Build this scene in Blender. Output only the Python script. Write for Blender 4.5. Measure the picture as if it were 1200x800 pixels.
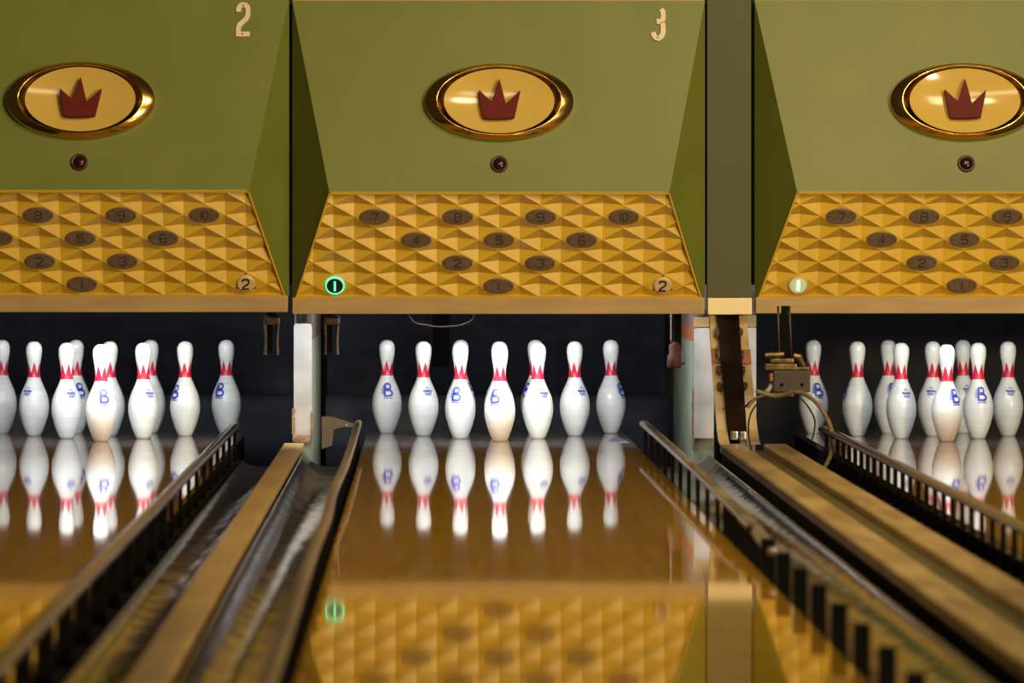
import bpy, bmesh, math, random
from mathutils import Vector, Matrix
random.seed(7)
scn = bpy.context.scene
for o in list(bpy.data.objects): bpy.data.objects.remove(o)
COL = scn.collection

# ------------------------------------------------------------------ camera
FPX, H = 5900.0, 0.825            # focal length in pixels of a 1200 px frame, lens height
VX, VY = 500.0, 270.5             # where the lane direction vanishes
cam = bpy.data.cameras.new('camera'); camo = bpy.data.objects.new('camera', cam); COL.objects.link(camo)
camo.location = (0, 0, H); camo.rotation_euler = (math.pi/2, 0, 0)
cam.sensor_width = 36.0; cam.lens = FPX*36/1200
cam.shift_x = (600-VX)/1200; cam.shift_y = (VY-400)/1200
cam.clip_start = 0.5; cam.clip_end = 100
cam.dof.use_dof = True; cam.dof.focus_distance = 19.35; cam.dof.aperture_fstop = 4.5
scn.camera = camo

# ------------------------------------------------------------------ world and room lights
w = bpy.data.worlds.new('world'); scn.world = w; w.use_nodes = True
w.node_tree.nodes['Background'].inputs[0].default_value = (1.0, 0.72, 0.38, 1)
w.node_tree.nodes['Background'].inputs[1].default_value = 0.03

def area(name, loc, target, sx, sy, power, col):
    l = bpy.data.lights.new(name, 'AREA'); l.shape = 'RECTANGLE'; l.size = sx; l.size_y = sy
    l.energy = power; l.color = col
    o = bpy.data.objects.new(name, l); COL.objects.link(o); o.location = loc
    o.rotation_euler = (Vector(target)-Vector(loc)).to_track_quat('-Z', 'Y').to_euler()
    return o
WARM = (1.0, 0.79, 0.47)
area('ceiling_light_key', (3.6, 14.4, 4.4), (0.9, 19.0, 1.1), 1.0, 1.0, 85, WARM)
area('ceiling_light_second', (1.9, 14.2, 4.5), (0.8, 19.0, 1.1), 1.0, 0.6, 105, WARM)
area('lounge_light', (8.5, 3.0, 2.3), (0.6, 19.0, 0.9), 1.4, 0.7, 1350, WARM)
area('ceiling_light_lanes', (1.0, 12.0, 4.4), (1.0, 13.2, 0.0), 3.5, 1.0, 155, WARM)

vs = scn.view_settings
vs.view_transform = 'Standard'; vs.look = 'None'; vs.gamma = 1.0; vs.use_curve_mapping = False
vs.exposure = 0.0

# ------------------------------------------------------------------ helpers
def wx(px, Y): return (px-VX)*Y/FPX
def wz(py, Y): return H-(py-VY)*Y/FPX

def tag(o, label=None, cat=None, group=None, kind=None):
    if label: o['label'] = label
    if cat: o['category'] = cat
    if group: o['group'] = group
    if kind: o['kind'] = kind
    return o

def thing(name, label, cat, loc=(0, 0, 0), group=None, rz=0):
    o = bpy.data.objects.new(name, None); COL.objects.link(o)
    o.empty_display_size = 0.05
    o.location = loc; o.rotation_euler = (0, 0, rz)
    return tag(o, label, cat, group)

def obj(name, bm, mat, parent=None, smooth=False, loc=None):
    me = bpy.data.meshes.new(name)
    if isinstance(bm, bmesh.types.BMesh):
        bmesh.ops.recalc_face_normals(bm, faces=bm.faces)
        bm.to_mesh(me); bm.free()
    else:
        me = bm
    if mat and not me.materials: me.materials.append(mat)
    if smooth:
        for p in me.polygons: p.use_smooth = True
    o = bpy.data.objects.new(name, me); COL.objects.link(o)
    o.parent = parent
    if loc: o.location = loc
    return o

def link_copy(name, me, parent, loc=(0, 0, 0)):
    o = bpy.data.objects.new(name, me); COL.objects.link(o); o.parent = parent; o.location = loc
    return o

def bx(bm, x0, x1, y0, y1, z0, z1, bev=0.0):
    r = bmesh.ops.create_cube(bm, size=1)
    vs_ = r['verts']
    for v in vs_:
        v.co = Vector(((x0+x1)/2+v.co.x*(x1-x0), (y0+y1)/2+v.co.y*(y1-y0), (z0+z1)/2+v.co.z*(z1-z0)))
    if bev > 0:
        es = list({e for v in vs_ for e in v.link_edges})
        bmesh.ops.bevel(bm, geom=es, offset=bev, segments=2, affect='EDGES', profile=0.7)

def box(name, x0, x1, y0, y1, z0, z1, mat, parent=None, bev=0.0):
    bm = bmesh.new(); bx(bm, x0, x1, y0, y1, z0, z1, bev)
    return obj(name, bm, mat, parent)

def slab(bm, pts, d):
    """polygon extruded by vector d"""
    a = [bm.verts.new(p) for p in pts]
    b = [bm.verts.new(Vector(p)+Vector(d)) for p in pts]
    bm.faces.new(a); bm.faces.new(b[::-1])
    n = len(pts)
    for i in range(n):
        bm.faces.new((a[i], a[(i+1) % n], b[(i+1) % n], b[i]))

def tube(bm, pts, r, seg=8, caps=True):
    pts = [Vector(p) for p in pts]
    rs = r if isinstance(r, (list, tuple)) else [r]*len(pts)
    prev = None; ref = Vector((0, 0, 1))
    for i, p in enumerate(pts):
        t = (pts[min(i+1, len(pts)-1)]-pts[max(i-1, 0)]).normalized()
        if abs(t.dot(ref)) > 0.95: ref = Vector((1, 0, 0)) if abs(t.x) < 0.9 else Vector((0, 1, 0))
        a = t.cross(ref).normalized(); b = a.cross(t).normalized(); ref = b
        ring = [bm.verts.new(p+(a*math.cos(k*2*math.pi/seg)+b*math.sin(k*2*math.pi/seg))*rs[i]) for k in range(seg)]
        if prev:
            for k in range(seg): bm.faces.new((prev[k], prev[(k+1) % seg], ring[(k+1) % seg], ring[k]))
        elif caps: bm.faces.new(ring[::-1])
        prev = ring
    if caps: bm.faces.new(prev)

def spline(pts, n=8):
    out = []; P = [Vector(p) for p in pts]
    for i in range(len(P)-1):
        p0 = P[max(i-1, 0)]; p1 = P[i]; p2 = P[i+1]; p3 = P[min(i+2, len(P)-1)]
        for k in range(n):
            t = k/n
            out.append(0.5*((2*p1)+(p2-p0)*t+(2*p0-5*p1+4*p2-p3)*t*t+(-p0+3*p1-3*p2+p3)*t**3))
    out.append(P[-1]); return out

def sweep(bm, path, prof):
    """closed profile [(dx,dz)] swept along path of (x,y,z)"""
    prev = None; n = len(prof)
    for p in path:
        ring = [bm.verts.new((p[0]+a, p[1], p[2]+b)) for a, b in prof]
        if prev:
            for k in range(n): bm.faces.new((prev[k], prev[(k+1) % n], ring[(k+1) % n], ring[k]))
        else: bm.faces.new(ring[::-1])
        prev = ring
    bm.faces.new(prev)

# ------------------------------------------------------------------ materials
def mat(name, col, rough=0.5, metal=0.0, var=0.0, scale=8.0, bump=0.0, bscale=40.0, stretch=(1, 1, 1),
        spec=0.5, coat=0.0, col2=None, thr=(0.35, 0.65), emit=None, estr=0.0, rvar=0.0, detail=4.0):
    m = bpy.data.materials.new(name); m.use_nodes = True
    nt = m.node_tree; N = nt.nodes; L = nt.links
    b = N['Principled BSDF']
    b.inputs['Base Color'].default_value = (*col, 1); b.inputs['Roughness'].default_value = rough
    b.inputs['Metallic'].default_value = metal; b.inputs['Specular IOR Level'].default_value = spec
    b.inputs['Coat Weight'].default_value = coat; b.inputs['Coat Roughness'].default_value = 0.05
    if emit: b.inputs['Emission Color'].default_value = (*emit, 1); b.inputs['Emission Strength'].default_value = estr
    if var or col2 or bump or rvar:
        tc = N.new('ShaderNodeTexCoord'); mp = N.new('ShaderNodeMapping'); mp.inputs['Scale'].default_value = stretch
        L.new(tc.outputs['Object'], mp.inputs['Vector'])
    if var or col2:
        c2 = col2 or tuple(c*(1-var) for c in col)
        nz = N.new('ShaderNodeTexNoise'); nz.inputs['Scale'].default_value = scale; nz.inputs['Detail'].default_value = detail
        L.new(mp.outputs[0], nz.inputs['Vector'])
        r = N.new('ShaderNodeValToRGB'); r.color_ramp.elements[0].position = thr[0]; r.color_ramp.elements[1].position = thr[1]
        r.color_ramp.elements[0].color = (*c2, 1); r.color_ramp.elements[1].color = (*col, 1)
        L.new(nz.outputs['Fac'], r.inputs[0]); L.new(r.outputs[0], b.inputs['Base Color'])
        if rvar:
            mr = N.new('ShaderNodeMapRange'); mr.inputs[3].default_value = rough+rvar; mr.inputs[4].default_value = rough
            L.new(nz.outputs['Fac'], mr.inputs[0]); L.new(mr.outputs[0], b.inputs['Roughness'])
    if bump:
        nb = N.new('ShaderNodeTexNoise'); nb.inputs['Scale'].default_value = bscale; nb.inputs['Detail'].default_value = 3
        L.new(mp.outputs[0], nb.inputs['Vector'])
        bp = N.new('ShaderNodeBump'); bp.inputs['Strength'].default_value = 1.0; bp.inputs['Distance'].default_value = bump
        L.new(nb.outputs['Fac'], bp.inputs['Height']); L.new(bp.outputs[0], b.inputs['Normal'])
    return m

M = {}
M['green'] = mat('green_paint', (0.150, 0.170, 0.026), 0.48, var=0.16, scale=3.0, bump=0.0006, bscale=9, col2=(0.128, 0.150, 0.022), spec=0.42)
M['yellow'] = mat('yellow_plastic', (0.64, 0.41, 0.038), 0.28, var=0.12, scale=5.0, bump=0.0004, bscale=60)
M['trim'] = mat('tan_trim', (0.42, 0.275, 0.105), 0.45, var=0.18, scale=4.0, stretch=(1, 1, 6), bump=0.0003, bscale=20)
M['capcream'] = mat('cream_trim', (0.90, 0.74, 0.44), 0.35, var=0.06)
M['brass'] = mat('brass', (0.80, 0.50, 0.14), 0.16, 1.0, bump=0.0008, bscale=14)
M['cream'] = mat('cream_enamel', (0.60, 0.41, 0.095), 0.12, var=0.06, scale=6, spec=0.35)
M['crown'] = mat('oxblood_paint', (0.13, 0.013, 0.009), 0.6, var=0.2, scale=30, spec=0.15)
M['lens'] = mat('dark_red_lens', (0.028, 0.004, 0.005), 0.2, spec=0.3)
M['lensrim'] = mat('brown_rim', (0.05, 0.018, 0.014), 0.35, var=0.3, scale=90)
M['plaque'] = mat('worn_bronze', (0.165, 0.115, 0.080), 0.5, 0.15, var=0.3, scale=40)
M['engrave'] = mat('engraved_brown', (0.040, 0.022, 0.012), 0.7)
M['disc'] = mat('cream_disc', (0.66, 0.49, 0.27), 0.35, var=0.1, scale=50)
M['black'] = mat('black_ink', (0.012, 0.011, 0.010), 0.5)
M['numeral'] = mat('pale_pink_numeral', (0.74, 0.60, 0.42), 0.5, var=0.12, scale=60)
M['glow'] = mat('green_glow', (0.02, 0.3, 0.15), 0.4, emit=(0.10, 1.0, 0.50), estr=1.6)
M['glowpale'] = mat('pale_green_glow', (0.5, 0.6, 0.4), 0.4, emit=(0.70, 1.0, 0.62), estr=4.0)
M['glowdisc'] = mat('pale_green_disc', (0.55, 0.68, 0.42), 0.35, emit=(0.45, 0.75, 0.40), estr=0.22)
M['pin'] = mat('white_pin_plastic', (0.80, 0.82, 0.80), 0.30, var=0.10, scale=7.0, stretch=(1, 1, 9), coat=0.3, col2=(0.70, 0.72, 0.69))
M['red'] = mat('red_print', (0.62, 0.016, 0.055), 0.35)
M['blue'] = mat('blue_print', (0.015, 0.040, 0.40), 0.4)
M['blackplastic'] = mat('black_plastic', (0.0035, 0.003, 0.0025), 0.7, var=0.4, scale=20, spec=0.08)
M['gutter'] = mat('gutter_plastic', (0.040, 0.027, 0.011), 0.07, var=0.6, scale=6, bump=0.005, bscale=8, stretch=(1, 0.5, 1), rvar=0.10)
M['capping'] = mat('tan_capping_board', (0.42, 0.265, 0.10), 0.50, var=0.25, scale=2.2, stretch=(6, 0.6, 1), bump=0.0004, bscale=20)
M['beam'] = mat('worn_tan_beam', (0.48, 0.33, 0.13), 0.36, scale=3.4, stretch=(3, 0.5, 1), col2=(0.27, 0.165, 0.06), bump=0.0006, bscale=12)
M['groove'] = mat('olive_groove_board', (0.105, 0.080, 0.022), 0.45, var=0.35, scale=4, stretch=(3, .5, 1))
M['upright'] = mat('stained_upright', (0.50, 0.37, 0.18), 0.38, scale=9, col2=(0.40, 0.24, 0.09), thr=(0.30, 0.5))
M['rust'] = mat('orange_stain', (0.34, 0.10, 0.040), 0.5, var=0.35, scale=22)
M['greasy'] = mat('greasy_belt', (0.016, 0.006, 0.003), 0.6, var=0.5, scale=14, spec=0.08)
M['grease'] = mat('grease_smear', (0.10, 0.055, 0.018), 0.35, var=0.5, scale=50)
M['whiteplate'] = mat('white_plate', (0.46, 0.45, 0.435), 0.40, scale=9, col2=(0.33, 0.295, 0.26), thr=(0.25, 0.6))
M['wornedge'] = mat('worn_tan_edge', (0.32, 0.20, 0.10), 0.6, var=0.5, scale=40)
M['kick'] = mat('pale_green_kickback', (0.22, 0.25, 0.19), 0.5, scale=8, col2=(0.16, 0.18, 0.13))
M['kicktop'] = mat('grey_brown_kickback', (0.15, 0.11, 0.09), 0.6, var=0.4, scale=14)
M['darkwall'] = mat('dark_wall', (0.016, 0.016, 0.019), 0.8, var=0.4, scale=8)
M['curtain'] = mat('blue_black_curtain', (0.012, 0.013, 0.021), 0.85, scale=5, col2=(0.005, 0.005, 0.008), stretch=(1, 1, 3))
M['cushion'] = mat('slate_cushion', (0.045, 0.048, 0.062), 0.8, scale=4, col2=(0.024, 0.026, 0.034), stretch=(1, 1, 2))
M['chrome'] = mat('chrome', (0.75, 0.72, 0.70), 0.2, 1.0)
M['steel'] = mat('dull_steel', (0.42, 0.38, 0.34), 0.38, 0.8, var=0.4, scale=30)
M['housing'] = mat('lamp_housing', (0.5, 0.48, 0.42), 0.5)
M['tube'] = mat('lamp_tube', (0.9, 0.9, 0.9), 0.3, emit=(1, 0.97, 0.92), estr=3)
M['brownbox'] = mat('brown_box', (0.050, 0.030, 0.013), 0.5, var=0.35, scale=26)
M['brassy'] = mat('brassy_fitting', (0.22, 0.14, 0.045), 0.4, 0.5, var=0.7, scale=40)
M['cable'] = mat('tan_cable', (0.235, 0.165, 0.085), 0.5, var=0.3, scale=40)
M['oldwire'] = mat('brown_wire', (0.045, 0.024, 0.010), 0.6)
M['oily'] = mat('oily_steel', (0.11, 0.085, 0.065), 0.4, 0.4, var=0.6, scale=40)
M['filler'] = mat('recess_shaded_green', (0.056, 0.060, 0.012), 0.55, var=0.15, scale=3.0)  # mask green darkened: the shade of the recess between masks is in the colour
M['soot'] = mat('soot_black', (0.0022, 0.002, 0.002), 0.9, spec=0.05)
M['wire'] = mat('dark_wire', (0.035, 0.025, 0.016), 0.5)
M['redrubber'] = mat('rusty_red_boot', (0.075, 0.010, 0.004), 0.7, var=0.5, scale=40)
M['bracket'] = mat('tan_bracket', (0.085, 0.055, 0.03), 0.5, var=0.3, scale=20)
M['rail_pale'] = mat('scuffed_pale_rail', (0.36, 0.31, 0.26), 0.26, 0.35, scale=7, stretch=(1, 0.5, 1), col2=(0.08, 0.062, 0.045), bump=0.006, bscale=9, thr=(.42, .62))
M['rail_tan'] = mat('brown_tan_rail', (0.24, 0.165, 0.09), 0.32, 0.3, scale=4, stretch=(1, 0.4, 1), col2=(0.13, 0.085, 0.045), bump=0.002, bscale=6)
M['rail_dark'] = mat('dark_brown_rail', (0.085, 0.056, 0.022), 0.16, 0.0, scale=4, stretch=(1, 0.4, 1), col2=(0.045, 0.029, 0.012), bump=0.0006, bscale=6)
M['sticker'] = mat('violet_sticker', (0.08, 0.05, 0.11), 0.5)
M['stickeredge'] = mat('white_sticker_edge', (0.14, 0.135, 0.14), 0.5)
M['floor'] = mat('dark_floor', (0.02, 0.017, 0.012), 0.7, var=0.4)

def dirty_pin():
    m = M['pin'].copy(); m.name = 'white_pin_plastic_scuffed'
    nt = m.node_tree; N = nt.nodes; L = nt.links; b = N['Principled BSDF']
    src = b.inputs['Base Color'].links[0].from_socket
    tc = N.new('ShaderNodeTexCoord'); sp = N.new('ShaderNodeSeparateXYZ'); L.new(tc.outputs['Object'], sp.inputs[0])
    nz = N.new('ShaderNodeTexNoise'); nz.inputs['Scale'].default_value = 30; L.new(tc.outputs['Object'], nz.inputs['Vector'])
    ad = N.new('ShaderNodeMath'); ad.operation = 'MULTIPLY_ADD'; ad.inputs[1].default_value = 0.06; L.new(nz.outputs['Fac'], ad.inputs[0]); L.new(sp.outputs['Z'], ad.inputs[2])
    mr = N.new('ShaderNodeMapRange'); mr.inputs[1].default_value = 0.165; mr.inputs[2].default_value = 0.065
    mr.inputs[3].default_value = 0; mr.inputs[4].default_value = 0.8; L.new(ad.outputs[0], mr.inputs[0])
    mx = N.new('ShaderNodeMixRGB'); L.new(mr.outputs[0], mx.inputs[0]); L.new(src, mx.inputs[1]); mx.inputs[2].default_value = (0.50, 0.34, 0.22, 1)
    L.new(mx.outputs[0], b.inputs['Base Color'])
    return m
M['pin_dirty'] = dirty_pin()

def lane_mat(name, c1, c2, rough, wob):
    m = bpy.data.materials.new(name); m.use_nodes = True
    nt = m.node_tree; N = nt.nodes; L = nt.links; b = N['Principled BSDF']
    tc = N.new('ShaderNodeTexCoord')
    mp = N.new('ShaderNodeMapping'); mp.inputs['Scale'].default_value = (1, 0.04, 1); L.new(tc.outputs['Object'], mp.inputs[0])
    nz = N.new('ShaderNodeTexNoise'); nz.inputs['Scale'].default_value = 38; nz.inputs['Detail'].default_value = 5; L.new(mp.outputs[0], nz.inputs['Vector'])
    r = N.new('ShaderNodeValToRGB'); r.color_ramp.elements[0].color = (*c2, 1); r.color_ramp.elements[1].color = (*c1, 1)
    r.color_ramp.elements[0].position = 0.35; r.color_ramp.elements[1].position = 0.65
    L.new(nz.outputs['Fac'], r.inputs[0]); L.new(r.outputs[0], b.inputs['Base Color'])
    b.inputs['Roughness'].default_value = rough; b.inputs['IOR'].default_value = 1.5
    mp2 = N.new('ShaderNodeMapping'); mp2.inputs['Scale'].default_value = (9, 2.2, 1); L.new(tc.outputs['Object'], mp2.inputs[0])
    n2 = N.new('ShaderNodeTexNoise'); n2.inputs['Scale'].default_value = 1.0; n2.inputs['Detail'].default_value = 2; L.new(mp2.outputs[0], n2.inputs['Vector'])
    bp = N.new('ShaderNodeBump'); bp.inputs['Strength'].default_value = 1; bp.inputs['Distance'].default_value = wob
    L.new(n2.outputs['Fac'], bp.inputs['Height']); L.new(bp.outputs[0], b.inputs['Normal'])
    return m
M['lane'] = lane_mat('lacquered_lane_wood', (0.52, 0.275, 0.020), (0.42, 0.215, 0.014), 0.035, 0.00005)
M['deck'] = lane_mat('pin_deck_wood', (0.17, 0.125, 0.10), (0.12, 0.088, 0.072), 0.035, 0.00005)

# ------------------------------------------------------------------ the setting
YB = 19.15             # back plane of the masks
tag(box('floor', -4.5, 5.0, 1.0, 24.0, -0.30, -0.20, M['floor']), 'dark floor below the lanes and the gutters', 'floor', kind='structure')
tag(box('wall_rear', -4.5, 5.0, 22.2, 22.3, -0.20, 1.2, M['darkwall']), 'black wall at the back of the pits', 'wall', kind='structure')
tag(box('wall_front', -4.5, 5.0, 19.22, 19.26, 0.62, 3.0, M['darkwall']), 'dark wall that carries the green masks', 'wall', kind='structure')
tag(box('ceiling', -4.5, 5.0, 19.26, 22.2, 1.2, 1.25, M['darkwall']), 'dark cover over the pin pits', 'ceiling', kind='structure')

LANES = [(-1.276, 'left lane, below the mask numbered 2'), (0.281, 'centre lane, below the mask numbered 3'), (2.045, 'right lane, beside the looped cable')]
LW = 0.525
for cx, lab in LANES:
    t = thing('bowling_lane', 'glossy lacquered wooden bowling lane, '+lab, 'lane', (cx, 4.0, 0), 'bowling lanes')
    bm = bmesh.new(); bx(bm, -LW, LW, 0, 14.95, -0.02, 0.0); obj('lane_bed', bm, M['lane'], t)
    bm = bmesh.new(); bx(bm, -LW, LW, 14.954, 16.86, -0.02, 0.0); obj('pin_deck', bm, M['deck'], t)
    bm = bmesh.new(); bx(bm, -LW+.004, LW-.004, 0, 16.84, -0.20, -0.0205); obj('lane_base', bm, M['blackplastic'], t)

def gutter(x0, x1, label, zl, zr, zb=-0.088):
    r = (x1-x0)/2; c = (x0+x1)/2; bm = bmesh.new(); n = 16; prof = []
    for k in range(n+1):
        a = math.pi+math.pi*k/n; rim = zl if k <= n/2 else zr
        prof.append((r*math.cos(a), rim+(rim-zb)*math.sin(a)))
    prof += [(r, -0.150), (-r, -0.150)]
    sweep(bm, [(0, y, 0) for y in [0, 3, 6, 9, 12, 15.0, 15.5]], prof)
    o = obj('gutter', bm, M['gutter'], None, loc=(c, 4.0, 0))
    for p in o.data.polygons:
        p.use_smooth = p.center.z > -0.145 and abs(p.normal.y) < 0.5 and abs(p.normal.x) < 0.999
    return tag(o, label, 'gutter', 'ball gutters')
gutter(-0.711, -0.556, 'dark glossy gutter between the left lane and the single tan divider board', -0.058, -0.022)
gutter(-0.470, -0.282, 'dark glossy gutter between the single tan divider board and the centre lane', -0.022, -0.050)
gutter(0.858, 1.092, 'dark glossy gutter between the centre lane and the twin tan beams', -0.050, -0.040)
gutter(1.372, 1.468, 'narrow black gutter between the twin tan beams and the right lane', -0.050, -0.060)

t = thing('divider_board', 'long tan wooden divider board between two dark gutters, left of centre lane', 'divider', (-0.513, 4.0, 0))
bm = bmesh.new(); bx(bm, -0.038, 0.038, 0, 15.5, -0.016, 0.004, 0.005); obj('cap_board', bm, M['capping'], t)
bm = bmesh.new(); bx(bm, -0.0365, 0.0365, 0, 15.5, -0.20, -0.0165); obj('base_box', bm, M['gutter'], t)

# ------------------------------------------------------------------ ball return track with its upright
t = thing('ball_return_track', 'worn twin tan beams with an olive groove, curving up into a stained upright', 'track', (1.235, 4.0, 0))
def beam(x0, x1):
    bm = bmesh.new()
    path = [(0, y, 0) for y in (0, 3, 6, 9, 12, 14.6, 15.05)]
    sweep(bm, path, [(x0, -0.012), (x0, 0.014), (x0+0.006, 0.020), (x1-0.006, 0.020), (x1, 0.014), (x1, -0.012)])
    return obj('beam', bm, M['beam'], t)
beam(-0.125, -0.035); beam(0.040, 0.128)
bm = bmesh.new(); bx(bm, -0.033, 0.038, 0, 15.05, -0.012, -0.006); obj('groove_board', bm, M['groove'], t)
bm = bmesh.new(); bx(bm, -0.118, 0.121, 0, 15.05, -0.20, -0.013); obj('base_box', bm, M['blackplastic'], t)
# upright: two boards that lean back a little and flare out at the foot
def up_board(x0b, x1b, x0t, x1t):
    bm = bmesh.new(); rows = [(0.02, 14.99), (0.035, 15.06), (0.07, 15.10), (0.20, 15.13), (0.35, 15.14), (0.515, 15.145)]
    prev = None
    for z, y in rows:
        k = (z-0.02)/0.495
        a = x0b+(x0t-x0b)*k; b = x1b+(x1t-x1b)*k
        ring = [bm.verts.new(p) for p in ((a, y, z), (b, y, z), (b, y+0.05, z), (a, y+0.05, z))]
        if prev:
            for i in range(4): bm.faces.new((prev[i], prev[(i+1) % 4], ring[(i+1) % 4], ring[i]))
        else: bm.faces.new(ring[::-1])
        prev = ring
    bm.faces.new(prev)
    return obj('upright_board', bm, M['upright'], t)
up_board(-0.130, -0.090, -0.161, -0.130); up_board(-0.0233, 0.025, -0.051, -0.020)
def quadplate(name, pts, d, m, parent):
    bm = bmesh.new(); slab(bm, pts, d); return obj(name, bm, m, parent)
quadplate('greasy_belt', [(-0.092, 15.080, 0.06), (-0.021, 15.080, 0.06), (-0.049, 15.130, 0.515), (-0.132, 15.130, 0.515)], (0, 0.03, 0), M['greasy'], t)
for i, x in enumerate((-0.084, -0.053)):
    bm = bmesh.new(); bx(bm, x, x+0.027, 15.045, 15.075, 0.035, 0.068, 0.006); obj('chrome_clip', bm, M['chrome'], t)
for (x0, x1, z0, z1) in ((-0.151, -0.118, 0.325, 0.378), (-0.040, -0.003, 0.320, 0.375)):
    quadplate('rust_band', [(x0+0.003, 15.132, z0), (x1+0.003, 15.132, z0), (x1-0.002, 15.134, z1), (x0-0.002, 15.134, z1)], (0, 0.002, 0), M['rust'], t)
rr = random.Random(3)
for (dx, cz, a, b) in ((-.004, .44, .008, .022), (-.006, .36, .009, .026), (-.008, .30, .011, .016), (-.010, .235, .013, .018), (-.006, .13, .007, .026),
                       (1.004, .44, .008, .02), (1.004, .355, .007, .025), (1.005, .30, .009, .016), (1.008, .24, .011, .017), (1.010, .12, .009, .024)):
    cx = (-.092-.040*cz/.515+dx) if dx < .5 else (-.021-.028*cz/.515+dx-1)
    pts = [(cx+a*math.cos(k*math.pi/6)*rr.uniform(.6, 1.2), 15.118, cz+b*math.sin(k*math.pi/6)*rr.uniform(.6, 1.2)) for k in range(12)]
    quadplate('grease_smear', pts, (0, 0.015, 0), M['grease'], t)

# ------------------------------------------------------------------ bumper rails
def thin_bracket():
    bm = bmesh.new(); bx(bm, -0.006, 0.006, -0.012, 0.012, -0.065, 0.080); bx(bm, -0.009, 0.009, -0.014, 0.014, -0.065, -0.05)
    me = bpy.data.meshes.new('bracket'); bm.to_mesh(me); bm.free(); me.materials.append(M['blackplastic']); return me
def thick_bracket():
    bm = bmesh.new(); bx(bm, -0.0165, 0.0165, -0.016, 0.016, -0.065, 0.074, 0.003)
    me = bpy.data.meshes.new('bracket'); bm.to_mesh(me); bm.free(); me.materials.append(M['blackplastic']); return me
THIN, THICK = thin_bracket(), thick_bracket()
def bumper(x, label, m, yend, pts=None, wtop=0.036, step=0.53, ythick=8.9):
    t = thing('bumper_rail', label, 'rail', (x, 5.0, 0), 'bumper rails')
    path = pts or [(0, 0, .09), (0, 4, .09), (0, 8, .09), (0, 12, .09), (0, yend-5.0, .09)]
    path = spline(path, 6)
    hw = wtop/2
    bm = bmesh.new()
    sweep(bm, path, [(-hw, -0.014), (-hw, -0.003), (-hw*0.5, 0.004), (hw*0.5, 0.004), (hw, -0.003), (hw, -0.014)])
    obj('top_rail', bm, m, t, True)
    bm = bmesh.new(); sweep(bm, [(0, 0, -0.065), (0, yend-5.0, -0.065)], [(-0.012, -0.012), (-0.012, 0.012), (0.012, 0.012), (0.012, -0.012)])
    obj('base_strip', bm, M['blackplastic'], t)
    y = yend-5.0-0.12
    while y > 0.3:
        link_copy('bracket', THIN if y > ythick else THICK, t, (0, y, 0)); y -= step
    return t
bumper(-0.731, 'brown slatted bumper rail along the right edge of the left lane', M['rail_dark'], 19.3)
bumper(-0.262, 'kinked tan slatted bumper rail along the left edge of the centre lane', M['rail_tan'], 19.35,
       [(0, 0, .085), (0, 4, .085), (-.004, 6.6, .082), (.004, 8.0, .092), (-.006, 9.4, .086), (.003, 11.2, .09), (0.0, 14.35, .095)], 0.026)
bumper(0.833, 'scuffed pale metal bumper rail along the right edge of the centre lane', M['rail_pale'], 19.3,
       [(.010, 7.2, .050), (.006, 8.0, .074), (0, 9.0, .086), (.003, 11.0, .092), (0, 14.3, .095)], 0.034)
bumper(1.492, 'dark brown slatted bumper rail along the left edge of the right lane', M['rail_dark'], 18.9, None, 0.044, 0.25, 0.0)

# ------------------------------------------------------------------ pins
PROF = [(0, 2.031), (.12, 2.25), (.75, 2.828), (1.5, 3.42), (2.25, 3.906), (3.375, 4.510), (4.0, 4.70), (4.5, 4.766), (5.1, 4.73), (5.875, 4.563), (6.6, 4.19),
        (7.25, 3.703), (8.0, 3.02), (8.625, 2.472), (9.0, 2.18), (9.375, 1.965), (9.7, 1.86), (10, 1.797), (10.4, 1.80), (10.875, 1.870), (11.3, 1.97), (11.75, 2.094), (12.2, 2.27),
        (12.625, 2.406), (13.1, 2.51), (13.5, 2.547), (13.73, 2.546), (14.1, 2.44), (14.4, 2.20), (14.65, 1.85), (14.85, 1.35), (14.95, .80)]
INCH = 0.0254
def rad(z):
    zi = z/INCH
    for (a, ra), (b, rb) in zip(PROF, PROF[1:]):
        if zi <= b: return (ra+(rb-ra)*(zi-a)/(b-a))/2*INCH
    return 0.01
def pin_body():
    bm = bmesh.new(); seg = 36; prev = None
    for zi, d in PROF:
        ring = [bm.verts.new((d/2*INCH*math.cos(k*2*math.pi/seg), d/2*INCH*math.sin(k*2*math.pi/seg), zi*INCH)) for k in range(seg)]
        if prev:
            for k in range(seg): bm.faces.new((prev[k], prev[(k+1) % seg], ring[(k+1) % seg], ring[k]))
        else: bm.faces.new(ring[::-1])
        prev = ring
    top = bm.verts.new((0, 0, 15*INCH))
    for k in range(seg): bm.faces.new((prev[k], prev[(k+1) % seg], top))
    return bm
def surf(a, z, off=0.0008):
    """a: arc angle measured from -Y (towards the bowler), to the right"""
    r = rad(z)+off
    return Vector((r*math.sin(a), -r*math.cos(a), z))
def pin_band():
    bm = bmesh.new(); seg = 72; rows = 8; cols = []
    for k in range(seg):
        a = k*2*math.pi/seg; ph = (k % 12)/12; tri = 1-abs(ph-0.5)*2
        zt = 0.253+0.045*tri
        cols.append([bm.verts.new(surf(a, 0.236+(zt-0.236)*i/rows)) for i in range(rows+1)])
    for k in range(seg):
        A, B = cols[k], cols[(k+1) % seg]
        for i in range(rows): bm.faces.new((A[i], B[i], B[i+1], A[i+1]))
    return bm
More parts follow.
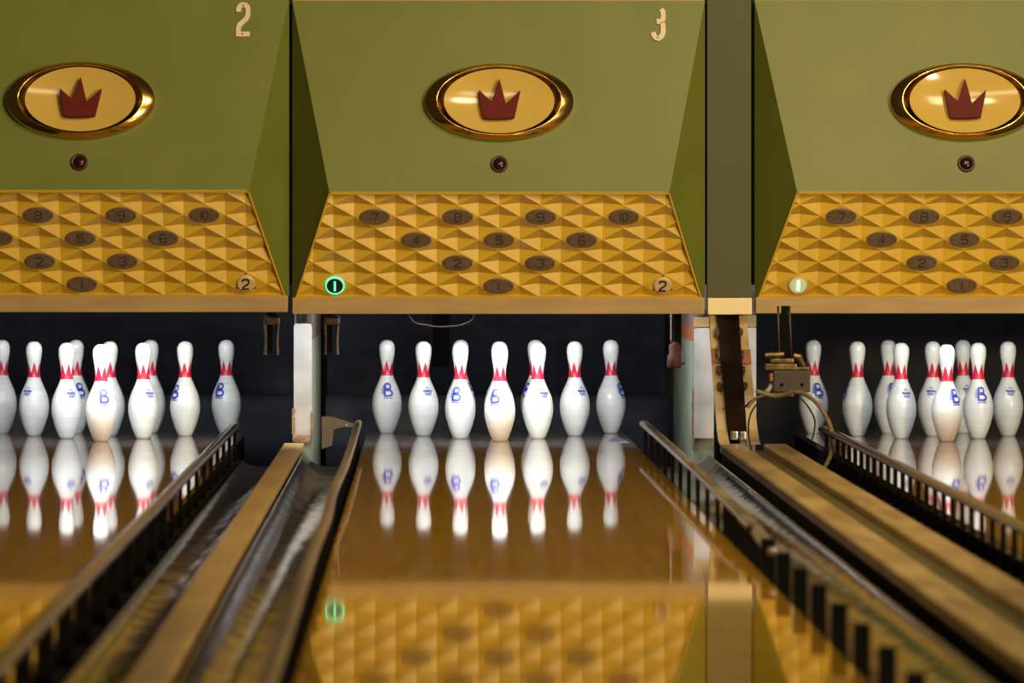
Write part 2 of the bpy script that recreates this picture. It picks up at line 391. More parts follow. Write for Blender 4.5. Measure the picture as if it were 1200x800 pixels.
def stroke(bm, pts, wd, zc, R=0.055):
    """flat stroke of (u,v) metres laid on the pin's skin"""
    P = []
    for (a, b) in zip(pts, pts[1:]):
        n = max(1, int(math.hypot(b[0]-a[0], b[1]-a[1])/0.004))
        for i in range(n): P.append((a[0]+(b[0]-a[0])*i/n, a[1]+(b[1]-a[1])*i/n))
    P.append(pts[-1]); prev = None
    for i, p in enumerate(P):
        q = P[min(i+1, len(P)-1)]; o = P[max(i-1, 0)]
        t = Vector((q[0]-o[0], q[1]-o[1])).normalized(); nrm = Vector((-t.y, t.x))*wd/2
        r = [bm.verts.new(surf((p[0]+s*nrm.x)/R, zc+p[1]+s*nrm.y)) for s in (-1, 1)]
        if prev: bm.faces.new((prev[0], prev[1], r[1], r[0]))
        prev = r
def pin_emblem():
    bm = bmesh.new()
    def D(y0, y1, x1):
        m = (y0+y1)/2; h = (y1-y0)/2
        return [(-0.006, y1)]+[(x1-h+h*math.cos(a), m+h*math.sin(a)) for a in [math.pi/2-k*math.pi/8 for k in range(9)]]+[(-0.006, y0)]
    stroke(bm, D(0.0045, 0.0245, 0.0185), 0.0078, 0.178)
    stroke(bm, D(-0.0235, -0.001, 0.0225), 0.0088, 0.178)
    stroke(bm, [(-0.0085, -0.027), (-0.0085, 0.0276)], 0.0088, 0.178)
    stroke(bm, [(-0.004, 0.0125), (0.0015, 0.0165), (0.004, 0.0125)], 0.0022, 0.178)
    for x in (-0.0225, -0.0182, -0.0143): stroke(bm, [(x, -0.016), (x, 0.021)], 0.0022, 0.178)
    for k in range(5): stroke(bm, [(-0.011+k*0.0068, -0.0325), (-0.011+k*0.0068+0.0048, -0.0325)], 0.0058, 0.178)
    return bm
def pin_script():
    bm = bmesh.new()
    stroke(bm, [(-0.006, 0.016), (-0.007, 0.022), (-0.003, 0.018), (0, 0.025), (0.003, 0.018), (0.007, 0.022), (0.006, 0.016)], 0.0034, 0.175)
    stroke(bm, [(-0.020, 0.004), (-0.014, 0.010), (-0.008, 0.003), (-0.002, 0.010), (0.004, 0.003), (0.010, 0.010), (0.016, 0.003), (0.021, 0.009)], 0.0062, 0.175)
    stroke(bm, [(-0.012, -0.008), (0.013, -0.008)], 0.0042, 0.175)
    stroke(bm, [(-0.016, -0.002), (0.018, -0.002)], 0.0030, 0.175)
    return bm
def mesh_of(name, bm, m, smooth=False):
    me = bpy.data.meshes.new(name); bmesh.ops.recalc_face_normals(bm, faces=bm.faces); bm.to_mesh(me); bm.free(); me.materials.append(m)
    for p in me.polygons: p.use_smooth = smooth
    return me
PB = mesh_of('body', pin_body(), M['pin'], True)
PBD = mesh_of('body', pin_body(), M['pin_dirty'], True)
PR = mesh_of('crown_band', pin_band(), M['red'], True)
PE = mesh_of('emblem', pin_emblem(), M['blue'])
PS = mesh_of('script', pin_script(), M['blue'])
ROWY = [19.75, 20.014, 20.278, 20.542]
GRID = [(0, 0)]+[(-.1524, 1), (.1524, 1)]+[(-.3048, 2), (0, 2), (.3048, 2)]+[(-.4572, 3), (-.1524, 3), (.1524, 3), (.4572, 3)]
# rotation of the blue emblem away from the bowler, degrees, pin 1 to 10; the script sits opposite
ROT = {'left': [12, 205, 215, 150, 100, 305, 290, 20, 160, -35],
       'centre': [-28, -25, 208, 200, 190, 215, 0, 60, -55, 55],
       'right': [32, 200, 5, -85, 165, 185, 15, 15, 195, 20]}
WHERE = {1: 'brown-scuffed front pin', 2: 'left pin in the second row', 3: 'right pin in the second row',
         4: 'left pin in the third row', 5: 'middle pin in the third row', 6: 'right pin in the third row',
         7: 'leftmost in the back row', 8: 'second from left in the back row', 9: 'third from left in the back row', 10: 'rightmost in the back row'}
for side, cx in (('left', -1.276), ('centre', 0.290), ('right', 2.038)):
    for i, (dx, row) in enumerate(GRID):
        jx = random.uniform(-.003, .003)
        sk = (row-1.5)*0.0025 if side == 'centre' else 0
        t = thing('bowling_pin', 'white bowling pin, %s of the %s rack' % (WHERE[i+1], side), 'bowling pin',
                  (cx+dx+jx+sk, ROWY[row]+random.uniform(-.004, .004), 0.0), 'bowling pins in the %s rack' % side, math.radians(ROT[side][i]))
        link_copy('body', PBD if i == 0 else PB, t)
        b = link_copy('crown_band', PR, t); b.rotation_euler.z = -math.radians(ROT[side][i])+random.uniform(-.5, .5)
        link_copy('emblem', PE, t)
        s = link_copy('script', PS, t); s.rotation_euler.z = math.pi

# ------------------------------------------------------------------ masks
HW, RW = 0.785, 0.640
ZT, ZR, ZP, ZB = 1.700, 0.973, 0.572, 0.510
RY, PYB = -0.22, -0.012           # ridge and panel foot, measured from the back plane
EX = Vector((1, 0, 0))
UP = Vector((0, -RY, ZT-ZR)).normalized(); UN = Vector((0, -UP.z, UP.y))          # upper panel: slope and outward normal
LO = Vector((0, RY-PYB, ZR-ZP)).normalized(); LN = Vector((0, -LO.z, LO.y))
if LN.y > 0: LN = -LN
def on_up(x, z, wd=0.0):
    k = (z-ZR)/(ZT-ZR); return Vector((x, RY*(1-k), z))+UN*wd
def on_lo(x, z, wd=0.0):
    k = (z-ZP)/(ZR-ZP); return Vector((x, PYB+(RY-PYB)*k, z))+LN*wd
def edge_at(z): return HW-0.012-(HW-0.012-RW)*(z-ZP)/(ZR-ZP)

def clip(poly, f):
    out = []
    for i in range(len(poly)):
        a, b = poly[i], poly[(i+1) % len(poly)]; fa, fb = f(a), f(b)
        if fa >= 0: out.append(a)
        if (fa >= 0) != (fb >= 0):
            k = fa/(fa-fb); out.append(tuple(a[j]+(b[j]-a[j])*k for j in range(3)))
    return out
DW, DH, Z1 = 0.0782, 0.0436, 0.6170
PLQ = {1: (0, 0), 2: (-2, 2), 3: (2, 2), 4: (-4, 4), 5: (0, 4), 6: (4, 4), 7: (-6, 6), 8: (-2, 6), 9: (2, 6), 10: (6, 6)}
def facet_panel():
    bm = bmesh.new(); flat = set(PLQ.values()) | {(-8, 0), (8, 0)}
    tests = [lambda p: p[1]-ZP, lambda p: ZR-p[1], lambda p: edge_at(p[1])-p[0], lambda p: edge_at(p[1])+p[0]]
    cache = {}
    def vert(p):
        key = tuple(round(c, 5) for c in p)
        if key not in cache: cache[key] = bm.verts.new(on_lo(p[0], p[1], p[2]))
        return cache[key]
    for j in range(-3, 11):
        for i in range(-13, 14):
            if (i+j) % 2: continue
            cx, cz = i*DW, Z1+j*DH
            dep = 0.0 if (i, j) in flat else -0.0205
            c = (cx, cz, dep); Rr = [(cx-DW, cz, 0), (cx, cz+DH, 0), (cx+DW, cz, 0), (cx, cz-DH, 0)]
            for k in range(4):
                poly = [c, Rr[k], Rr[(k+1) % 4]]
                for f in tests:
                    poly = clip(poly, f)
                    if len(poly) < 3: break
                if len(poly) >= 3:
                    vs_ = []
                    for p in poly:
                        v = vert(p)
                        if v not in vs_: vs_.append(v)
                    if len(vs_) >= 3:
                        try: bm.faces.new(vs_)
                        except ValueError: pass
    # a back sheet closes the moulded panel
    e0, e1 = edge_at(ZP), edge_at(ZR)
    bm.faces.new([bm.verts.new(on_lo(x, z, -0.03)) for x, z in ((-e0, ZP), (e0, ZP), (e1, ZR), (-e1, ZR))])
    return bm
def panel_frame():
    bm = bmesh.new()
    for s in (-1, 1):
        a, b = edge_at(ZP)*s, edge_at(ZR)*s
        slab(bm, [on_lo(a, ZP, -.03), on_lo(b, ZR, -.03), on_lo(b-s*.007, ZR, -.03), on_lo(a-s*.007, ZP, -.03)], LN*0.036)
    slab(bm, [on_lo(-RW, ZR, -.03), on_lo(RW, ZR, -.03), on_lo(RW, ZR-.009, -.03), on_lo(-RW, ZR-.009, -.03)], LN*0.036)
    e = edge_at(ZP)
    slab(bm, [on_lo(-e, ZP, -.03), on_lo(e, ZP, -.03), on_lo(e, ZP+.005, -.03), on_lo(-e, ZP+.005, -.03)], LN*0.033)
    return bm
def ellipse_loft(bm, prof, onf, cx, cz, ez, seg=64, close=True):
    prev = None
    for a, b, wd in prof:
        ring = [bm.verts.new(onf(cx+a*math.cos(k*2*math.pi/seg), cz+b*ez*math.sin(k*2*math.pi/seg), wd)) for k in range(seg)]
        if prev:
            for k in range(seg): bm.faces.new((prev[k], prev[(k+1) % seg], ring[(k+1) % seg], ring[k]))
        prev = ring
    if close: bm.faces.new(prev)
# simple single-stroke digits in a unit box
DG = {'1': [[(.5, 0), (.5, 1)]],
      '2': [[(0, .78), (.05, .95), (.25, 1), (.75, 1), (.95, .92), (1, .72), (.9, .55), (.1, .2), (0, 0), (1, 0)]],
      '3': [[(0, .85), (.2, 1), (.8, 1), (1, .85), (1, .65), (.8, .52), (.35, .52)], [(.8, .52), (1, .38), (1, .15), (.8, 0), (.2, 0), (0, .15)]],
      '4': [[(.72, 0), (.72, 1), (0, .28), (1, .28)]],
      '5': [[(1, 1), (.05, 1), (.02, .58), (.75, .6), (1, .45), (1, .15), (.8, 0), (.2, 0), (0, .12)]],
      '6': [[(.95, .95), (.75, 1), (.25, 1), (0, .8), (0, .18), (.2, 0), (.8, 0), (1, .15), (1, .4), (.8, .52), (0, .5)]],
      '7': [[(0, 1), (1, 1), (.45, 0)]],
      '8': [[(.2, .52), (.05, .65), (.05, .88), (.2, 1), (.8, 1), (.95, .88), (.95, .65), (.8, .52), (.2, .52), (0, .38), (0, .14), (.2, 0), (.8, 0), (1, .14), (1, .38), (.8, .52)]],
      '9': [[(.05, .05), (.25, 0), (.75, 0), (1, .2), (1, .82), (.8, 1), (.2, 1), (0, .85), (0, .6), (.2, .48), (1, .5)]],
      '0': [[(.25, 0), (0, .22), (0, .78), (.25, 1), (.75, 1), (1, .78), (1, .22), (.75, 0), (.25, 0)]]}
def strokes(bm, lines, fmap, wd, w0, w1):
    """raised mitred strokes: fmap(u, v, depth) puts them on a panel"""
    for ln in lines:
        P = [Vector(p) for p in ln]; closed = (P[0]-P[-1]).length < 1e-6
        if closed: P = P[:-1]
        n = len(P); Lf, Rt = [], []
        for i, p in enumerate(P):
            t0 = (p-P[i-1]).normalized() if (i > 0 or closed) else None
            t1 = (P[(i+1) % n]-p).normalized() if (i < n-1 or closed) else None
            t0 = t0 or t1; t1 = t1 or t0
            n0 = Vector((-t0.y, t0.x)); n1 = Vector((-t1.y, t1.x)); m = (n0+n1)
            m = m.normalized() if m.length > 1e-4 else n0
            k = min(1/max(m.dot(n0), 0.3), 2.0)*wd/2
            Lf.append(p+m*k); Rt.append(p-m*k)
        V = [[bm.verts.new(fmap(q.x, q.y, d)) for q in side] for side, d in ((Lf, w1), (Rt, w1), (Lf, w0), (Rt, w0))]
        for i in range(n if closed else n-1):
            j = (i+1) % n
            bm.faces.new((V[0][i], V[0][j], V[1][j], V[1][i])); bm.faces.new((V[2][i], V[3][i], V[3][j], V[2][j]))
            bm.faces.new((V[0][i], V[2][i], V[2][j], V[0][j])); bm.faces.new((V[1][i], V[1][j], V[3][j], V[3][i]))
        if not closed:
            for i in (0, n-1): bm.faces.new((V[0][i], V[1][i], V[3][i], V[2][i]))
def digits(text, cx, cz, wdt, hgt, gap=0.3):
    out = []; n = len(text); ws = []
    for ch in text: ws.append(0.25*wdt if (ch == '1' and n > 1) else wdt)
    tot = sum(ws)+gap*wdt*(n-1); x = cx-tot/2
    for ch, wch in zip(text, ws):
        out.append([[(x+p[0]*wch, cz-hgt/2+p[1]*hgt) for p in ln] for ln in DG[ch]])
        x += wch+gap*wdt
    return out
CUP, CLO = UP.z, LO.z             # vertical foreshortening of the two panels
MESH = {}
def mk(name, key, maker, m, parent, smooth=False):
    if key not in MESH: MESH[key] = mesh_of(name, maker(), m, smooth)
    return link_copy(name, MESH[key], parent)

def mask(cx, label, num=None, lit=None, dz=0.0):
    t = thing('pinsetter_mask', label, 'mask', (cx, YB, dz), 'pinsetter masks')
    def front():
        bm = bmesh.new(); slab(bm, [(-HW, 0, ZT), (HW, 0, ZT), (RW, RY, ZR), (-RW, RY, ZR)], -UN*0.01); return bm
    mk('front_panel', 'front', front, M['green'], t)
    def lip():
        bm = bmesh.new(); bx(bm, -HW+.003, HW-.003, 0.0, 0.03, ZT-.004, ZT+.014); return bm
    mk('top_edge', 'lip', lip, M['trim'], t)
    for s in (-1, 1):
        def side():
            bm = bmesh.new(); x = s*HW
            slab(bm, [(x, 0.0, ZT), (s*RW, RY, ZR), (s*(HW-.008), PYB, ZP), (x, 0.0, ZP)], Vector((-s*.006, .006, 0)))
            return bm
        mk('side_panel', 'side%d' % s, side, M['green'], t)
    mk('facet_panel', 'facet', facet_panel, M['yellow'], t)
    mk('panel_frame', 'pframe', panel_frame, M['yellow'], t)
    def trim():
        bm = bmesh.new(); bx(bm, -HW+.002, HW-.004, -0.045, 0.04, ZB, ZP, 0.004); return bm
    mk('bottom_trim', 'trim', trim, M['trim'], t)
    # emblem
    EZ = 1.3075
    def ring():
        bm = bmesh.new()
        ellipse_loft(bm, [(.283, .1445, 0), (.281, .1432, .0255), (.2795, .1425, .0270), (.2415, .1337, .036), (.2395, .1330, .0368), (.236, .1312, .0385), (.233, .1296, .037), (.2315, .1287, .034), (.2085, .1222, .020)], on_up, 0, EZ, 1, 72, False)
        return bm
    e = mk('emblem_ring', 'ring', ring, M['brass'], t, True)
    def dish():
        bm = bmesh.new()
        ellipse_loft(bm, [(.209*k, .1225*k, .003+.025*k*k) for k in (1, .9, .8, .65, .5, .35, .2, .08)], on_up, 0, EZ, 1, 72, True)
        return bm
    mk('emblem_dish', 'dish', dish, M['cream'], e, True)
    def crown():
        bm = bmesh.new()
        P = [(408, 232), (495, 312), (548, 158), (590, 325), (688, 236), (648, 413), (620, 420), (545, 425), (470, 425), (440, 420)]
        pp = [((x-545)/5.716/311.0, (303-y)/5.716/311.0) for x, y in P]
        slab(bm, [on_up(x, EZ+y, .038) for x, y in pp], -UN*.026)
        return bm
    mk('crown', 'crown', crown, M['crown'], e)
    def lensrim():
        bm = bmesh.new(); ellipse_loft(bm, [(.033, .033*CUP, 0), (.032, .032*CUP, .008), (.026, .026*CUP, .010), (.024, .024*CUP, .006)], on_up, 0, 1.0755, 1, 32, True); return bm
    l = mk('indicator_rim', 'lrim', lensrim, M['lensrim'], t, True)
    def lens():
        bm = bmesh.new(); ellipse_loft(bm, [(.024*math.cos(a), .024*CUP*math.cos(a), .005+.012*math.sin(a)) for a in [k*math.pi/14 for k in range(7)]], on_up, 0, 1.0755, 1, 32, True); return bm
    mk('indicator_lens', 'lens', lens, M['lens'], l, True)
    # numbered oval plaques of the pin diagram
    for n, (i, j) in PLQ.items():
        px_, pz_ = i*DW, Z1+j*DH
        def plq():
            bm = bmesh.new(); ellipse_loft(bm, [(.0575, .0290, 0), (.0575, .0290, .0035), (.055, .0270, .005)], on_lo, px_, pz_, 1, 40, True); return bm
        p = mk('number_plaque', 'plq%d' % n, plq, M['plaque'], t)
        for q, lines in enumerate(digits(str(n), px_, pz_, .024 if n != 10 else .018, .030)):
            def dig():
                bm = bmesh.new(); strokes(bm, lines, on_lo, .0040, .004, .0062); return bm
            mk('engraved_number', 'dig%d_%d' % (n, q), dig, M['engrave'], p)
        for sd in (-1, 1):
            def riv():
                bm = bmesh.new(); bmesh.ops.create_uvsphere(bm, u_segments=8, v_segments=5, radius=.0032); return bm
            mk('rivet', 'riv', riv, M['engrave'], p).location = on_lo(px_+sd*.047, pz_, .0045)
    # round ball indicators
    for x, ch in ((.622, '2'), (-.622, '1')):
        on = lit if ch == '1' else None
        def disc():
            bm = bmesh.new(); ellipse_loft(bm, [(.034, .034*CLO, 0), (.034, .034*CLO, .006), (.030, .030*CLO, .009)], on_lo, x, .620, 1, 40, True); return bm
        d = mk('ball_indicator', 'disc%s%s' % (ch, on), disc, {None: M['disc'], 'green': M['black'], 'pale': M['glowdisc']}[on], t)
        def num_():
            bm = bmesh.new(); strokes(bm, digits(ch, x, .620, .024, .036)[0], on_lo, .0055 if not on else .008, .008, .0115); return bm
        mk('ball_number', 'bnum%s%s' % (ch, on), num_, {None: M['black'], 'green': M['glow'], 'pale': M['glowpale']}[on], d)
        if on:
            def halo():
                bm = bmesh.new(); ellipse_loft(bm, [(.0365, .0365*CLO, 0), (.0365, .0365*CLO, .0075), (.0325, .0325*CLO, .0085), (.031, .031*CLO, .0075)], on_lo, x, .620, 1, 40, False); return bm
            mk('light_ring', 'halo%s' % on, halo, M['glow'] if on == 'green' else M['disc'], d)
        else:
            for a in (90, 210, 330):
                def scr():
                    bm = bmesh.new(); bmesh.ops.create_uvsphere(bm, u_segments=8, v_segments=5, radius=.0038); return bm
                mk('screw', 'scr', scr, M['engrave'], d).location = on_lo(x+.041*math.cos(math.radians(a)), .620+.041*CLO*math.sin(math.radians(a)), .0)
    # lane number
    if num:
        cx_, cz_ = (0.611, 1.617) if num == 2 else (0.607, 1.611)
        k = 1/13.33/308.5
        if num == 2:
            ln = [[(398, 190), (398, 140), (415, 100), (445, 78), (475, 75), (510, 85), (538, 115), (545, 160), (543, 240), (520, 295), (470, 345), (415, 395), (398, 440), (398, 541), (575, 541)]]
            c0 = (470, 320); scw = [(467, 92), (460, 541)]
        else:
            ln = [[(418, 128), (445, 165), (452, 215), (450, 275), (430, 315), (345, 325)], [(425, 325), (445, 380), (445, 500), (420, 560), (370, 592), (330, 580), (300, 540), (290, 492)]]
            c0 = (375, 355); scw = [(356, 580)]
        bm = bmesh.new()
        rnd = [[((x-c0[0])*k, (c0[1]-y)*k) for x, y in l_] for l_ in ln]
        strokes(bm, [[(cx_+a, cz_+b) for a, b in l_] for l_ in rnd], on_up, 76*k, -.002, .006)
        nn = obj('lane_number', bm, M['numeral'], t)
        for x, y in scw:
            mk('screw', 'scr', None, M['engrave'], nn).location = on_up(cx_+(x-c0[0])*k, cz_+(c0[1]-y)*k, .0045)
    return t
mask(-1.308, 'green pinsetter mask with gold crown emblem, numbered 2', 2, None, 0.007)
mask(0.2735, 'green pinsetter mask with gold crown emblem, numbered 3, glowing green 1', 3, 'green', 0.0)
mask(2.032, 'green pinsetter mask right of the filler panel, emblem cut by the frame', None, 'pale', 0.002)

t = thing('filler_panel', 'narrow shaded green filler panel between the mask numbered 3 and the right mask', 'panel', (1.150, YB, 0))
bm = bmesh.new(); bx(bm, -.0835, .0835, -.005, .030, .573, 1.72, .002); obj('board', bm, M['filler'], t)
bm = bmesh.new(); bx(bm, -.0835, .0835, -.055, .030, .508, .571, .004); obj('cream_cap', bm, M['capcream'], t)

# ------------------------------------------------------------------ pin lights behind the masks
for cx, pw, lab in ((-1.276, 17.5, 'left'), (0.285, 20.5, 'centre'), (2.04, 8, 'right')):
    t = thing('pin_light', 'tube lamp hidden behind the mask above the %s rack' % lab, 'lamp', (cx, 19.30, 0.60), 'pin lights')
    bm = bmesh.new(); bx(bm, -.58, .58, -.03, .03, .075, .095, .003); bx(bm, -.58, .58, -.034, -.028, .0, .095); obj('housing', bm, M['housing'], t)
    for s in (-1, 1): bm = bmesh.new(); bx(bm, s*.555-.012, s*.555+.012, -.015, .015, .01, .075, .002); obj('socket', bm, M['housing'], t)
    bm = bmesh.new(); tube(bm, [(-.54, 0, .045), (.54, 0, .045)], .013, 12); obj('tube', bm, M['tube'], t, True)
    a = area('pin_light_glow', (cx, 19.325, .625), (cx, 20.0, .12), 1.05, .04, pw, (0.93, 0.97, 1.0))

# ------------------------------------------------------------------ pit
def cushion(x0, x1, lab):
    bm = bmesh.new(); n = 12
    prof = [(0, -.19), (-.05, -.17), (-.07, -.05), (-.065, .06), (-.045, .105), (0, .125), (.06, .125), (.06, -.19)]
    prev = None
    for k in range(n+1):
        x = x0+(x1-x0)*k/n; wv = .006*math.sin(k*1.9)
        ring = [bm.verts.new((x, 21.5+a+wv, b)) for a, b in prof]
        if prev:
            for i in range(len(prof)): bm.faces.new((prev[i], prev[(i+1) % len(prof)], ring[(i+1) % len(prof)], ring[i]))
        else: bm.faces.new(ring[::-1])
        prev = ring
    bm.faces.new(prev)
    tag(obj('pit_cushion', bm, M['cushion'], None, True), 'slate grey pit cushion behind the pins of the %s rack' % lab, 'cushion', 'pit cushions')
cushion(-2.05, -0.55, 'left'); cushion(-0.43, 1.03, 'centre')
def curtain(x0, x1, lab):
    bm = bmesh.new(); n = 60; prev = None
    for k in range(n+1):
        x = x0+(x1-x0)*k/n; y = 21.75+.006*math.sin(k*.9)+.004*math.sin(k*2.3)
        r = [bm.verts.new(p) for p in ((x, y, -.15), (x, y, 1.18), (x, y+.01, 1.18), (x, y+.01, -.15))]
        if prev:
            for i in range(4): bm.faces.new((prev[i], prev[(i+1) % 4], r[(i+1) % 4], r[i]))
        else: bm.faces.new(r[::-1])
        prev = r
    bm.faces.new(prev)
    tag(obj('pit_curtain', bm, M['curtain'], None, True), 'blue-black curtain hanging behind the pins of the %s rack' % lab, 'curtain', 'pit curtains')
curtain(-2.05, -0.55, 'left'); curtain(-0.43, 1.03, 'centre')

# kickback partitions
def rounded_plate(bm, x0, x1, y0, y1, z0, z1, r):
    pts = [(x0, z0), (x1, z0), (x1, z1-r)]+[(x1-r+r*math.cos(a), z1-r+r*math.sin(a)) for a in (math.pi/8, math.pi/4, 3*math.pi/8)]+[(x1-r, z1), (x0+r, z1)]
    pts += [(x0+r-r*math.sin(a), z1-r+r*math.cos(a)) for a in (math.pi/8, math.pi/4, 3*math.pi/8)]+[(x0, z1-r)]
    slab(bm, [(x, y0, z) for x, z in pts], (0, y1-y0, 0))
t = thing('kickback', 'white-edged kickback partition between the left rack and the centre rack', 'partition', (-0.480, 19.56, 0), 'kickbacks')
bm = bmesh.new(); bx(bm, -.034, .036, .012, 1.55, -.19, .40); obj('side_board', bm, M['kick'], t)
bm = bmesh.new(); bx(bm, -.034, .036, .012, 1.55, .402, 1.15); obj('upper_board', bm, M['kicktop'], t)
bm = bmesh.new(); rounded_plate(bm, -.036, .034, -.006, .010, .03, .465, .012); obj('front_plate', bm, M['whiteplate'], t)
bm = bmesh.new(); bx(bm, -.026, .034, -.004, .010, .470, .560); pl = obj('upper_plate', bm, M['steel'], t)
bm = bmesh.new(); bx(bm, -.016, .018, -.012, -.004, .475, .512, .003); bx(bm, -.028, -.018, -.010, -.004, .468, .515, .002)
for k in range(3): bx(bm, -.012+k*.011, -.005+k*.011, -.016, -.012, .480+.006*(k % 2), .503+.006*(k % 2))
obj('latch', bm, M['black'], pl)
rr = random.Random(5)
for s, x in ((-1, -.036), (1, .034)):
    z = .035; bm = bmesh.new()
    while z < (.115 if s > 0 else .13):
        bx(bm, x-.005+s*.002, x+.005+s*.002+rr.uniform(-.002, .003), -.009, .004, z, z+.012); z += .011
    obj('worn_edge', bm, M['wornedge'], t)
bm = bmesh.new(); bx(bm, -.040, .030, -.045, -.008, .006, .034, .008); bx(bm, -.030, .022, -.050, -.040, .004, .026, .004); obj('foot_block', bm, M['wornedge'], t)

t = thing('kickback', 'white-edged kickback partition left of the stained upright, beside the centre rack', 'partition', (1.085, 19.56, 0), 'kickbacks')
bm = bmesh.new(); bx(bm, -.050, .032, .012, 1.55, -.19, .395); obj('side_board', bm, M['kick'], t)
bm = bmesh.new(); bx(bm, -.050, .032, .012, 1.55, .396, .455); obj('rust_band', bm, M['rust'], t)
bm = bmesh.new(); bx(bm, -.050, .032, .012, 1.55, .456, 1.15); obj('upper_board', bm, M['kicktop'], t)
bm = bmesh.new(); rounded_plate(bm, -.046, .030, -.006, .010, .02, .448, .008); obj('front_plate', bm, M['whiteplate'], t)
bm = bmesh.new(); bx(bm, -.048, .030, -.006, .010, .452, .490, .002); obj('tan_block', bm, M['trim'], t)
bm = bmesh.new(); bx(bm, -.040, -.012, -.004, .010, .496, .520, .003); obj('bolt_plate', bm, M['steel'], t)
bm = bmesh.new(); rr = random.Random(9); z = -.02
while z < .20:
    bx(bm, -.054-rr.uniform(0, .003), -.044, -.004, .011, z, z+.013); z += .012
obj('worn_edge', bm, M['wornedge'], t)
t = thing('kickback', 'thin white-edged kickback partition right of the stained upright', 'partition', (1.250, 19.56, 0), 'kickbacks')
bm = bmesh.new(); bx(bm, -.030, .028, .012, 1.55, -.19, 1.15); obj('side_board', bm, M['kicktop'], t)
bm = bmesh.new(); rounded_plate(bm, -.028, .030, -.006, .010, .02, .450, .006); obj('front_plate', bm, M['whiteplate'], t)
bm = bmesh.new(); bx(bm, -.030, .030, -.006, .010, .453, .497, .002); obj('tan_block', bm, M['trim'], t)

# ------------------------------------------------------------------ hanging rods, boxes, cables
def rod(px, Y, z0, label, extra=True):
    x = wx(px, Y); t = thing('hanger_rod', label, 'rod', (x, Y, z0), 'hanger rods')
    bm = bmesh.new(); tube(bm, [(.012, 0, .15), (.012, 0, 1.2-z0)], .007, 8); obj('bright_rod', bm, M['oily'], t, True)
    bm = bmesh.new(); bx(bm, -.018, .002, -.01, .012, .01, 1.2-z0, .002); obj('black_bar', bm, M['blackplastic'], t)
    bm = bmesh.new(); bx(bm, -.030, .030, -.014, .014, .115, .150, .006); tube(bm, [(-.026, 0, .0), (-.022, 0, .06), (-.028, 0, .13)], .006, 8); tube(bm, [(.020, 0, .0), (.018, 0, .05), (.022, 0, .13)], .007, 8)
    obj('clevis', bm, M['oily'], t)
    return t
rod(319, 19.30, .350, 'greasy hanger rod left of the white plate, over the left rack')
rod(389, 19.30, .350, 'greasy hanger rod just right of the white plate, over the centre rack')
Yq = 19.30
t = thing('shock_absorber', 'rusty red shock boot hanging on a steel rod, right of centre pins', 'shock absorber', (wx(791, Yq), Yq, wz(431, Yq)))
bm = bmesh.new(); tube(bm, [(-.012, 0, .1), (-.012, 0, 1.2-wz(431, Yq))], .007, 8); obj('bright_rod', bm, M['chrome'], t, True)
bm = bmesh.new(); bx(bm, -.003, .024, -.01, .012, .08, 1.2-wz(431, Yq), .002); obj('black_bar', bm, M['blackplastic'], t)
bm = bmesh.new(); tube(bm, [(-.004, 0, 0), (-.004, 0, .006), (-.002, 0, .045), (0, 0, .05), (.002, 0, .085), (.004, 0, .10)], [.024, .029, .027, .023, .026, .012], 14); bx(bm, .012, .038, -.008, .008, .012, .022, .002)
obj('rubber_boot', bm, M['redrubber'], t, True)
bm = bmesh.new(); tube(bm, [(-.03, -.002, .047), (.026, -.002, .05)], .003, 6); obj('clip_ring', bm, M['steel'], t)

Yq = 18.75
X0, X1 = wx(906, Yq), wx(949, Yq); ZA, ZC = wz(459, Yq), wz(434, Yq)
xc = (X0+X1)/2
t = thing('sensor_box', 'blurred brown sensor box with brassy fittings hanging before the right rack', 'box', (xc, Yq, ZA))
hw = (X1-X0)/2; hz = ZC-ZA
bm = bmesh.new(); bx(bm, -hw, hw, -.03, .04, 0, hz, .004); bd = obj('box_body', bm, M['brownbox'], t)
for s in (-.55, .55):
    bm = bmesh.new(); tube(bm, [(s*hw, -.036, hz*.35), (s*hw, -.028, hz*.35)], .006, 10); obj('screw', bm, M['blackplastic'], bd)
bm = bmesh.new(); bx(bm, -hw-.03, hw-.05, -.02, .03, hz+.002, hz+.026, .005); bx(bm, -hw-.01, hw-.06, -.015, .02, hz+.028, hz+.045, .005); bx(bm, hw-.055, hw-.004, -.02, .02, hz+.002, hz+.014, .004)
tube(bm, [(hw-.06, 0, hz+.055), (hw-.04, 0, hz+.05), (hw-.032, 0, hz+.03), (hw-.02, 0, hz+.016)], [.012, .014, .012, .008], 10)
tube(bm, [(-hw-.03, 0, hz+.055), (-hw+.04, 0, hz+.06)], .012, 10)
obj('brassy_fitting', bm, M['brassy'], t)
bm = bmesh.new(); bx(bm, -hw-.014, -hw-.002, -.025, .02, hz*.5, hz*.5+.03, .004); obj('orange_plug', bm, M['rust'], t)
bm = bmesh.new(); tube(bm, [(-hw-.03, 0, -.004), (-hw-.012, 0, .012), (-hw-.004, 0, .03)], .010, 10); obj('white_plug', bm, M['whiteplate'], t, True)
bm = bmesh.new(); tube(bm, [(-.045, 0, hz+.06), (-.05, .0, .32)], .004, 8); tube(bm, [(.0, 0, hz+.05), (-.008, 0, .32)], .004, 8); obj('hanger_wire', bm, M['oily'], t, True)
bm = bmesh.new(); bx(bm, -.038, -.012, -.008, .012, hz+.046, .32, .002); obj('hanger_bar', bm, M['blackplastic'], t)

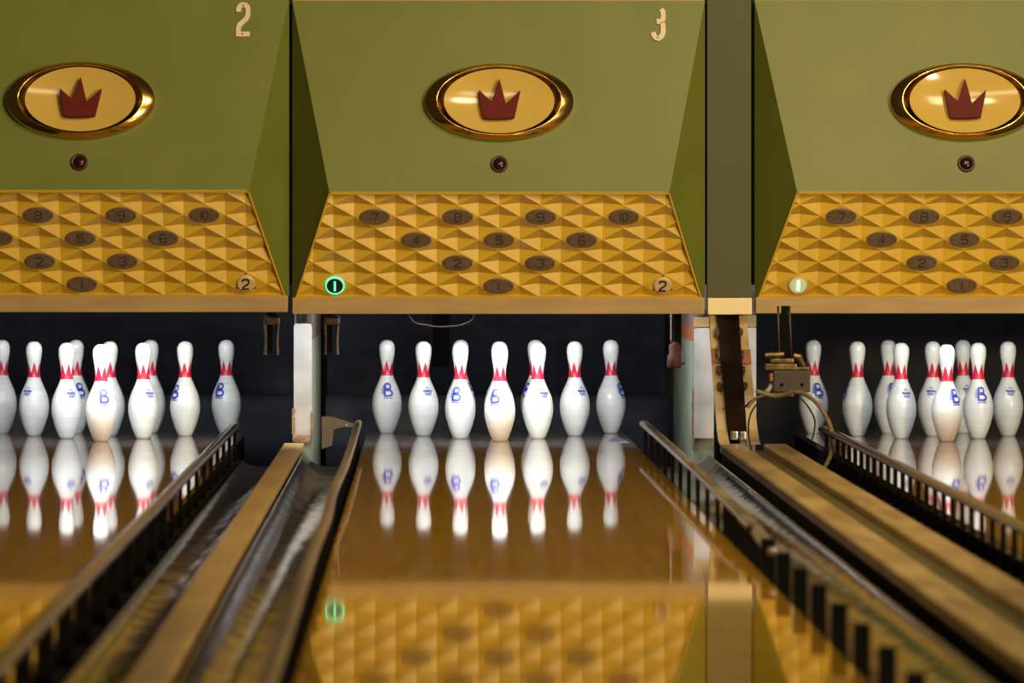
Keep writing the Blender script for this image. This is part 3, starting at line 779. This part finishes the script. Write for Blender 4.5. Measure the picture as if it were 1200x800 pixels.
def cable(name, pts, r, m, label, cat='cable'):
    bm = bmesh.new(); tube(bm, spline(pts, 8), r, 8); return tag(obj(name, bm, m, None, True), label, cat)
def pc(px, py, Y): return (wx(px, Y), Y, wz(py, Y))
cable('looped_cable', [pc(886, 458, 18.6), pc(910, 464, 18.6), pc(935, 459, 18.55), pc(955, 470, 18.5), pc(968, 488, 18.45), pc(975, 508, 18.4), pc(974, 530, 18.3), pc(966, 549, 18.2)],
      [.0085]*57, M['cable'], 'thick tan cable looping from the brown sensor box to the beam')
cable('looped_cable', [pc(876, 478, 18.70), pc(884, 468, 18.70), pc(897, 463, 18.70), pc(915, 462, 18.70), pc(930, 463, 18.70)],
      .0055, M['cable'], 'short tan cable stub tucked below the brown sensor box')
cable('dark_wire', [pc(872, 478, 18.95), pc(880, 470, 18.9), pc(890, 468, 18.85), pc(880, 484, 18.8), pc(877, 502, 18.75), pc(880, 525, 18.5), pc(888, 545, 18.2)],
      .0035, M['wire'], 'thin dark wire drooping before the stained upright onto the beams')
cable('dark_wire', [pc(938, 466, 18.6), pc(948, 478, 18.6), pc(955, 494, 18.55), pc(952, 515, 18.5)], .0035, M['wire'], 'thin dark wire hanging inside the tan cable loop')
cable('hanging_wire', [(wx(470, 19.265), 19.265, 1.2), pc(476, 340, 19.265), pc(482, 374, 19.265), pc(500, 381, 19.265), pc(520, 383, 19.265), pc(543, 380, 19.265), pc(556, 370, 19.265), pc(559, 340, 19.265), (wx(562, 19.265), 19.265, 1.2)],
      .0028, M['oldwire'], 'thin brown wire sagging below the mask above the centre pins')
Ys = 20.9
t = tag(box('support_strut', wx(507, Ys), wx(527, Ys), Ys, Ys+.04, wz(430, Ys), 1.2, M['soot'], None, .004), 'black support strut hanging behind the centre rack', 'strut')

# tan corner bracket behind the bumper rail, and the sticker on the deck
Yc = 19.75
t = thing('corner_bracket', 'tan angled bracket between the white plate and the kinked bumper rail', 'bracket', (wx(380, Yc), Yc, -.10))
bm = bmesh.new()
P = [(377, 488), (388, 488), (414, 496), (414, 500), (398, 501), (391, 503), (389, 522), (377, 526)]
slab(bm, [(wx(x, Yc)-wx(380, Yc), 0, wz(y, Yc)+.10) for x, y in P], (0, .02, 0)); obj('plate', bm, M['bracket'], t)
bm = bmesh.new(); tube(bm, [(wx(406, Yc)-wx(380, Yc), -.008, wz(498, Yc)+.10), (wx(406, Yc)-wx(380, Yc), 0, wz(498, Yc)+.10)], .006, 8); obj('bolt', bm, M['steel'], t)
t = thing('deck_sticker', 'small violet triangular sticker at the right corner of the centre pin deck', 'sticker', (0.79, 19.95, 0.0005))
bm = bmesh.new(); slab(bm, [(0, -.35, 0), (-.10, -.30, 0), (-.03, .35, 0)], (0, 0, .0006)); obj('border', bm, M['stickeredge'], t)
bm = bmesh.new(); slab(bm, [(-.012, -.24, .0007), (-.075, -.22, .0007), (-.030, .20, .0007)], (0, 0, .0004)); obj('print', bm, M['sticker'], t)
